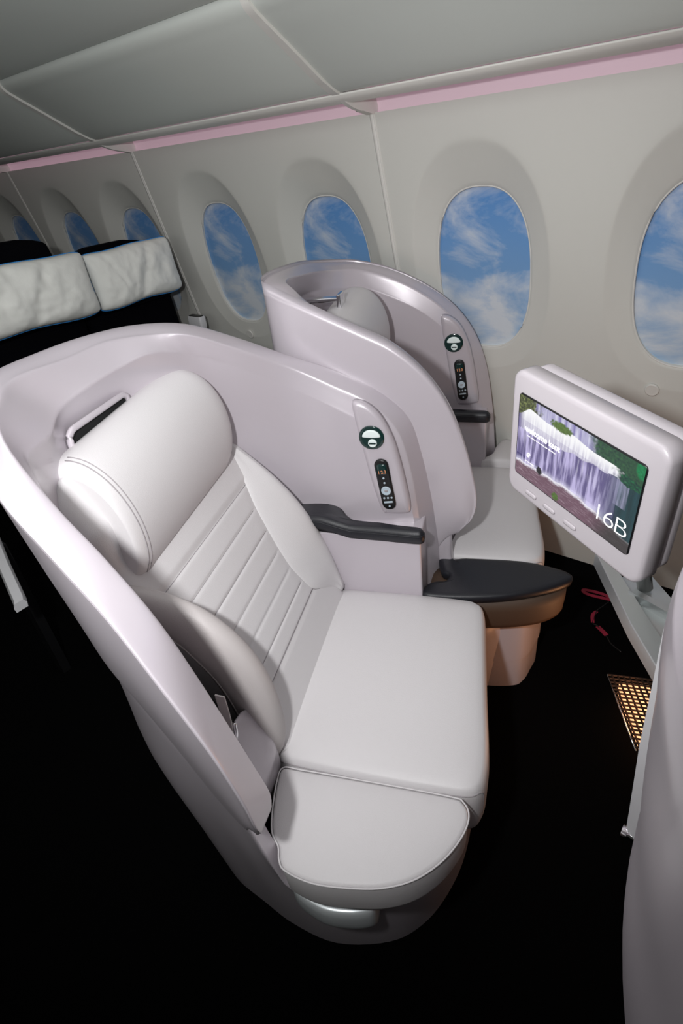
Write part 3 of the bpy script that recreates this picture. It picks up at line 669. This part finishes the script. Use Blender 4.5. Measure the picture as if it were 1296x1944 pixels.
# the picture on the screen
NX, NZ = 260, 156
def lerp(a, b, f): return tuple(a[i] + (b[i] - a[i]) * f for i in range(3))
def sst(a, b, x): x = max(0, min(1, (x - a) / (b - a))); return x * x * (3 - 2 * x)
def nz(x, y, s=0): return noise.fractal(Vector((x, y, s)), 1.0, 2.0, 4) * .5 + .5
def pic(u, v):
    st_ = nz(u * 34, v * 2.2, 1); st2 = nz(u * 75, v * 3.0, 5); fol = nz(u * 26, v * 20, 9); fo2 = nz(u * 60, v * 45, 3)
    led = float(np.interp(u, [0, .05, .3, .59, .84, 1], [.60, .60, .64, .70, .73, .70])) + .012 * math.sin(u * 40) + .02 * (st2 - .5)
    top = .87 + .02 * math.sin(u * 17) - .06 * sst(.6, .9, u) - .10 * sst(.12, 0, u)
    foot = float(np.interp(u, [0, .25, .51, .75, 1], [.187, .225, .262, .215, .14])) + .008 * math.sin(u * 45)
    dark = (.012, .03, .035); teal = (.02, .07, .085)
    if v > top:                                # upper falls behind foliage
        c = lerp((.20, .17, .42), (.80, .80, .95), st_ ** 1.3 * 1.1)
        d = sst(.60, .70, u + .08 * (fol - .5) + .2 * (v - .9)); c = lerp(c, lerp(dark, (.05, .16, .06), fo2 * .8), d)
        g = sst(.22, .13, u + .12 * (fol - .5)) ; c = lerp(c, lerp((.015, .02, .01), (.28, .33, .10), fo2 ** 2), g)
    elif v > led:                              # white cascade
        k = sst(led, top, v); c = lerp((.80, .79, .92), (1.0, 1.0, 1.0), st2 * .6 + .6 * k)
        c = lerp(c, (.42, .38, .50), .55 * sst(.62, .40, st2) * (1 - k))
        d = sst(.80, .88, u + .12 * (fol - .5)); c = lerp(c, lerp(dark, (.02, .20, .07), fo2 ** 2), d)
        d = sst(.07, .0, u); c = lerp(c, (.12, .10, .25), d)
    elif v > foot:                             # purple curtain of water
        k = (v - foot) / (led - foot)
        c = lerp((.06, .045, .17), (.62, .56, .88), min(1, max(0, (st_ - .40) * 3.4)))
        c = lerp(c, (.90, .88, 1.0), max(0, st2 - .55) * 1.6 * sst(.0, 1, k))
        c = lerp(c, (.75, .72, .92), sst(.18, 0, k) * .6)
        d = sst(.70, .90, u + .10 * (st_ - .5)); c = lerp(c, lerp(dark, teal, st_), d)
        if .84 < u < .93 and v > .45: c = lerp(c, (.60, .58, .85), .6 * st2)
    else:                                      # river
        k = (foot - v) / max(.02, foot)
        c = lerp((.86, .84, .93), (.16, .085, .12), sst(.04, .22, k + .12 * (nz(u * 40, v * 60, 7) - .5)))
        c = lerp(c, (.45, .34, .40), .7 * max(0, nz(u * 16 + v * 20, v * 80, 2) - .5) * 2)
        c = lerp(c, (.03, .035, .03), sst(.62, .85, u - .3 * v) * .85)
    for cx_, cz_, rx, rz, col in ((.39, .89, .10, .055, (.10, .17, .04)), (.235, .225, .028, .055, (.012, .012, .015)), (.40, .05, .032, .05, (.08, .15, .03)), (.985, .95, .045, .10, (.01, .20, .07))):
        r = ((u - cx_) / rx) ** 2 + ((v - cz_) / rz) ** 2 + .8 * (fo2 - .5)
        if r < 1: c = lerp(col, lerp(c, col, .3), sst(.6, 1, r)); c = tuple(q * (.6 + .8 * fo2) for q in c)
    # translucent band under the greeting
    if v < .725 and v > .28 and u < .86: c = lerp(c, (.30, .26, .46), .28)
    return c
V = []; cols = []
for j in range(NZ + 1):
    for i in range(NX + 1):
        u, v = i / NX, j / NZ; V.append(((u - .5) * .268, -.0030, (v - .5) * .158)); cols.append(pic(u, v))
Fc = [(j * (NX + 1) + i, j * (NX + 1) + i + 1, (j + 1) * (NX + 1) + i + 1, (j + 1) * (NX + 1) + i) for j in range(NZ) for i in range(NX)]
sm = bpy.data.meshes.new('screen'); sm.from_pydata(V, [], Fc)
ca = sm.color_attributes.new('picture', 'FLOAT_COLOR', 'POINT')
ca.data.foreach_set('color', [q for c in cols for q in (*c, 1)])
SM = bpy.data.materials.new('lit_screen'); SM.use_nodes = True; nt = SM.node_tree; b = nt.nodes['Principled BSDF']
at = nt.nodes.new('ShaderNodeAttribute'); at.attribute_name = 'picture'
b.inputs['Base Color'].default_value = (.01, .01, .01, 1); b.inputs['Roughness'].default_value = .22; b.inputs['Specular IOR Level'].default_value = .3
nt.links.new(at.outputs['Color'], b.inputs['Emission Color']); b.inputs['Emission Strength'].default_value = .95
sm.materials.append(SM)
so = bpy.data.objects.new('screen', sm); COL.objects.link(so); so.parent = mon; so['label'] = 'lit screen picture of a waterfall'
SCW = mat('screen_lettering', (.8, .8, .8), .5, emis=(1, 1, 1), es=.75)
RX = Matrix(((1, 0, 0, 0), (0, 0, -1, 0), (0, 1, 0, 0), (0, 0, 0, 1)))
def mt(x, z, sx=1): return Matrix.Translation((x, -.0036, z)) @ RX @ Matrix.Diagonal((sx, 1, 1, 1))
text('16B', .044, SCW, 'seat_number', mon, mt(.056, -.054, 1.18), -.0009, .0001, spacing=.84)
text('welcome kent', .0165, SCW, 'greeting', mon, mt(-.114, .017, .92), .0004, .0001)
text('your journey to the other side starts here', .0042, SCW, 'tagline', mon, mt(-.108, .009), 0, .0001)
text('air new zealand', .0038, SCW, 'small_name', mon, mt(-.108, -.042), 0, .0001)
lg = [tube([(-.101 + .0048 * math.cos(q) * (1 - q / 9), -.0036, -.028 + .0058 * math.sin(q) * (1 - q / 9)) for q in np.linspace(.4 + a, 5.2 + a, 22)], .0011, 5) for a in (0, 2.6)]
me('logo', *merge(*lg), SCW, mon)

# arm: its own aluminium pieces, parts of the monitor thing
Mi = (Matrix.Translation((-.2427, .8256, 1.0788)) @ MR.to_4x4()).inverted()
def mw_(VF): return [tuple(Mi @ Vector(v)) for v in VF[0]], VF[1]
def plate(pts, th):  # horizontal-ish plate
    P = np.array(pts, float); n = len(P); V = [tuple(p) for p in P] + [tuple(p - np.array((0, 0, th))) for p in P]
    F = [tuple(range(n)), tuple(range(2 * n - 1, n - 1, -1))] + [(i, (i + 1) % n, (i + 1) % n + n, i + n) for i in range(n)]
    return V, F
arm = me('support_arm', *mw_(plate([(-.232, 1.020, .79), (-.205, 1.010, .80), (-.085, .855, .80), (-.012, .765, .80), (-.030, .735, .79), (-.115, .845, .79)], .035)), METAL, mon, smooth=False); bevel(arm, .002, 2)
ap2 = me('arm_plate', *mw_(plate([(-.178, .962, .785), (-.118, 1.00, .785), (-.066, .945, .785), (-.010, .84, .785), (-.02, .775, .785)], .006)), METAL, mon, smooth=False)
ar = me('arm_rib', *mw_(plate([(-.140, .915, .803), (-.128, .925, .803), (-.030, .895, .803), (-.038, .880, .803)], .02)), METAL, mon, smooth=False)
me('arm_neck', *mw_(tube([(-.120, .955, .79), (-.135, .945, .86), (-.165, .915, .95), (-.185, .885, 1.03)], .014, 12)), METAL, mon)

# ------------------------------------------------------------------ shell of the next seat at the right edge
fp = [  # plan stations x offset for leftmost silhouettes, per height
]
def front_shell():
    zs = np.array([0, .25, .489, .736, .906, 1.022, 1.102, 1.183, 1.24, 1.275])
    xl = np.array([.160, .118, .076, .027, -.003, -.010, -.018, -.024, -.030, -.028])
    A = []
    for q in np.linspace(0, 1, 40):
        row = []
        for z, x0 in zip(zs, xl):
            # rounded corner: from aisle flank to rear edge
            ang = math.radians(-92 + 200 * q)
            ex, ey = .24, .12
            row.append((x0 + ex - ex * math.cos(ang) if False else x0 + ex * (1 - math.cos(ang * .9)), .40 + (ey * math.sin(ang * .9) if ang > 0 else .30 * math.sin(ang * .9)), z + (0)))
        A.append(row)
    A = np.array(A); A = np.swapaxes(cr(np.swapaxes(A, 0, 1), 4), 0, 1)
    ins = A.copy(); c = np.array((.32, .40)); d = c - A[:, :, :2]; d /= np.linalg.norm(d, axis=2)[:, :, None]; ins[:, :, :2] += d * .045
    topm = (A[:, -1] + ins[:, -1]) / 2 + np.array((0, 0, .014)); 
    full = np.concatenate([A, topm[:, None], ins[:, ::-1]], 1)
    return solid(full)
nx = thing('seat_shell', 'lilac shell of the next seat, cropped tall at the right edge', 'seat shell', (.3, .4, 0))
V, F = front_shell(); me('shell', [(x - .3, y - .4, z) for x, y, z in V], F, PEARL, nx)
ed = [(-.012, .585, 1.00), (-.030, .545, .93)]
# white edge panel and hinge behind it
ep = np.array([[(x - .3, y - .4, z), (x + .02 - .3, y - .012 - .4, z), (x + .05 - .3, y + .004 - .4, z), (x + .03 - .3, y + .012 - .4, z)] for x, y, z in ((-.046, .62, 1.03), (-.040, .60, .95), (-.034, .56, .85), (-.022, .50, .80), (-.012, .45, .80))])
me('edge_panel', *solid(np.array([[(x - .3, y - .4, z), (x - .3 + .05, y - .4 - .03, z), (x - .3 + .055, y - .4 + .01, z), (x - .3 + .004, y - .4 + .01, z)] for x, y, z in ((-.046, .60, 1.02), (-.042, .60, .93), (-.037, .60, .80), (-.030, .60, .70), (-.022, .60, .58))])), WHITEP, nx, angle=30)
me('hinge_pin', *tube([(-.3 - .028, .6 - .4, .585), (-.3 + .02, .6 - .4, .585)], .010, 12), CHROME, nx)

# ------------------------------------------------------------------ glowing grille on the floor, warm lamp
gp = [np.array(p) for p in ((-.205, 1.36, .10), (-.135, 1.60, .11), (.02, 1.50, .11), (.02, 1.08, .10), (-.068, 1.155, .10))]
g0 = thing('grille_lamp', 'glowing amber wire grille lamp on the carpet under the monitor arm', 'lamp', (-.1, 1.35, 0))
A0, B0 = np.array((-.203, 1.36, .10)), np.array((-.150, 1.585, .11)); C0 = np.array((-.068, 1.150, .10))
ul = (C0 - A0); vl = np.array((.21, .09, 0.0))
mesh = []
def gpt(a, b): return A0 + ul * a + vl * b - np.array((.1 * -1, 1.35, 0))
for i in range(19):
    a = i / 18; mesh.append(tube([gpt(a, -.05) , gpt(a, 1)], .0032, 5))
for j in range(15):
    b = j / 14; mesh.append(tube([gpt(0, b) , gpt(1.0, b)], .0032, 5))
GR = mat('dark_wire', (.05, .03, .02), .5, .5)
me('wire_mesh', *merge(*mesh), GR, g0, smooth=False)
ed_ = np.array([gpt(0, -.06), gpt(.5, -.06), gpt(1.05, -.06)])
me('rim', *tube(ed_, .0025, 6), CHROME, g0)
GL = mat('amber_glow', (.8, .4, .2), .5, emis=(1, .47, .22), es=1.8)
Q = [gpt(.02, .10), gpt(.98, .10), gpt(.98, .98), gpt(.02, .98)]; Q = [q - np.array((0, 0, .02)) for q in Q]
me('lamp_panel', *pad([(q[0], q[1]) for q in Q], [(0, -.05), (0, 0)], lambda a, b, h: (a, b, .08 + h), 0, 1, fill=2), GL, g0, smooth=False)
lamp('footwell_lamp', 'AREA', (-.03, 1.28, .20), .8, (1, .45, .20), .16, (-.55, 1.15, .55))

# ------------------------------------------------------------------ ribbon on the carpet
rb = cr([(-.30, 1.80, .010), (-.36, 1.815, .012), (-.425, 1.80, .016), (-.405, 1.775, .022), (-.32, 1.785, .024)], 8)
def ribbon(P, w_):
    A = []
    for i, p in enumerate(P):
        t = P[min(i + 1, len(P) - 1)] - P[max(i - 1, 0)]; n = np.array((-t[1], t[0], 0)); n /= np.linalg.norm(n) + 1e-9
        A.append([p + n * w_ / 2, p - n * w_ / 2, p - n * w_ / 2 + np.array((0, 0, .0015)), p + n * w_ / 2 + np.array((0, 0, .0015))])
    return solid(np.array(A))
ly = thing('lanyard', 'dark red ribbon lanyard lying on the black carpet by the sidewall', 'lanyard', (-.35, 1.72, 0))
loc_ = lambda VF: ([(v[0] + .35, v[1] - 1.72, v[2]) for v in VF[0]], VF[1])
me('strap', *loc_(ribbon(rb, .014)), RED, ly, smooth=False)
me('strap', *loc_(ribbon(cr([(-.352, 1.72, .004), (-.357, 1.69, .006), (-.345, 1.655, .004)], 6), .012)), RED, ly, smooth=False)
me('strap', *loc_(ribbon(cr([(-.325, 1.645, .004), (-.30, 1.625, .008), (-.285, 1.615, .006)], 6), .016)), RED, ly, smooth=False)
me('cord', *loc_(tube(cr([(-.33, 1.785, .012), (-.345, 1.75, .004), (-.352, 1.72, .006), (-.345, 1.655, .005), (-.325, 1.645, .006), (-.285, 1.612, .006), (-.26, 1.58, .01), (-.22, 1.55, .02)], 6), .002, 5)), BLACK, ly)

# ------------------------------------------------------------------ economy seats behind, with pillows
def esec(w_, z0, z1, xc, th, yc):
    A = []
    for z in np.linspace(z0, z1, 24):
        k = (z - z0) / (z1 - z0); hw = w_ / 2 * (1 if k < .86 else math.sqrt(max(.12, 1 - ((k - .86) / .14) ** 2 * .75)))
        x = xc - .10 * k; t = th * (1 - .25 * k) * (1 if k < .94 else .6)
        A.append([(x + t * math.copysign(abs(math.cos(q)) ** .5, math.cos(q)) / 2, yc + hw * math.copysign(abs(math.sin(q)) ** .45, math.sin(q)), z) for q in np.linspace(0, 2 * math.pi, 28, endpoint=False)])
    return solid(np.array(A))
def eco(y, top, label):
    r = thing('economy_seat', label, 'airline seat', (-2.5, y, 0), 0, 'black cloth seats of the rear row')
    me('backrest', *esec(.47, .35, top - .12, -.02, .13, 0), NAVY, r)
    me('headrest', *esec(.42, top - .26, top, -.055, .11, 0), NAVY, r)
    me('seat_cushion', *pad(rrect(.46, .46, .05, 4, .26, 0), [(.01, .30), (0, .33), (0, .42), (.02, .45)], None, .01, 1, fill=3), NAVY, r)
    for s in (-1, 1):
        me('leg', *box(.02, .40, s * .18 - .02, s * .18 + .02, 0, .32), BLACK, r, smooth=False)
    return r
e1 = eco(1.555, 1.285, 'black cloth seat of the rear row beside the sidewall, behind the right-hand pillow')
e2 = eco(1.07, 1.365, 'black cloth rear-row seat with the taller headrest, behind the left-hand pillow')
ar_ = me('armrest', *pad(rrect(.10, .04, .010, 4, .10, .225), [(.004, .86), (0, .87), (0, .915), (.003, .92)], None, 0, 1, fill=2), WHITEP, e1, angle=40)
me('armrest_inset', *pad(rrect(.085, .028, .006, 4, .10, .225), [(0, .915), (0, .923)], None, 0, 1, fill=2), BLACK, ar_, angle=40)
me('armrest_post', *box(.08, .12, .215, .235, .30, .865), BLACK, e1, smooth=False)

def pillow(name, label, c, w_, h_, th, yaw, roll, seed):
    nu, nv = 64, 44
    def P(u, v, s):
        x, y = u * 2 - 1, v * 2 - 1
        ex = 1 - .06 * (1 - abs(y) ** 2) * 0; px = x * (1 - .05 * (1 - x * x) - .06 * (1 - y * y) * (abs(x) ** 6)); py = y * (1 - .07 * (1 - x * x) * (abs(y) ** 6))
        kk = 1 - .07 * (abs(x) * abs(y)) ** 7; px *= kk; py *= kk - .03 * (abs(x) * abs(y)) ** 5
        pf = (max(0, 1 - abs(x) ** 3.2) * max(0, 1 - abs(y) ** 3.0)) ** .45
        e = 1 - pf
        wr = noise.fractal(Vector((x * 3.2 + seed, y * 1.4, s * 2)), 1, 2, 3) * .16 + noise.noise(Vector((x * 8 + y * 5, y * 3 - x * 3, seed + s))) * .10 * e
        dent = -.18 * math.exp(-((x - .15 - .25 * y) / .10) ** 2) - .10 * math.exp(-((x + .45 + .2 * y) / .06) ** 2)
        return (s * th / 2 * pf * (1 + wr + (dent if s > 0 else 0)), px * w_ / 2, py * h_ / 2 + .003 * math.sin(x * 5 + seed) * (1 if s > 0 else 1))
    A = np.array([[P(i / nu, j / nv, 1) for j in range(nv + 1)] for i in range(nu + 1)])
    B = np.array([[P(i / nu, j / nv, -1) for j in range(nv + 1)] for i in range(nu + 1)])
    r = thing(name, label, 'pillow', c, 0, 'white pillows on the rear seats'); r.rotation_euler = (roll, -.14, yaw)
    me('pillow_body', *merge(grid(A), grid(B)), PILLOW, r)
    e = [P(i / nu, 1, 1) for i in range(nu + 1)] + [P(1, 1 - j / nv, 1) for j in range(1, nv)] + [P(1 - i / nu, 0, 1) for i in range(nu + 1)] + [P(0, j / nv, 1) for j in range(1, nv)]
    e = [(q[0] - .004, q[1], q[2]) for q in e]
    me('piping', *tube(e, .0035, 6, True), BLUE, r)
    return r
pillow('pillow', 'white pillow with blue piping against the sidewall, right of the two', (-2.395, 1.508, 1.176), .44, .238, .13, -.03, .02, 1)
pillow('pillow', 'white pillow with blue piping at the left edge, larger of the two', (-2.36, 1.00, 1.196), .58, .250, .15, .03, -.03, 8)

# pale armrest end at the far left
pa = thing('aisle_armrest', 'pale armrest end poking in at the left edge above the dark carpet', 'armrest', (-1.9, .42, 0))
me('armrest_top', *solid(np.array([[(x, y - .016, .585), (x, y + .016, .585), (x, y + .018, .60), (x, y + .012, .612), (x, y - .012, .612), (x, y - .018, .60)] for x, y in ((0, 0), (.20, -.055), (.40, -.105), (.418, -.112))])), WHITEP, pa, angle=50)
me('post', *box(-.02, .04, -.015, .015, 0, .586), BLACK, pa, smooth=False)
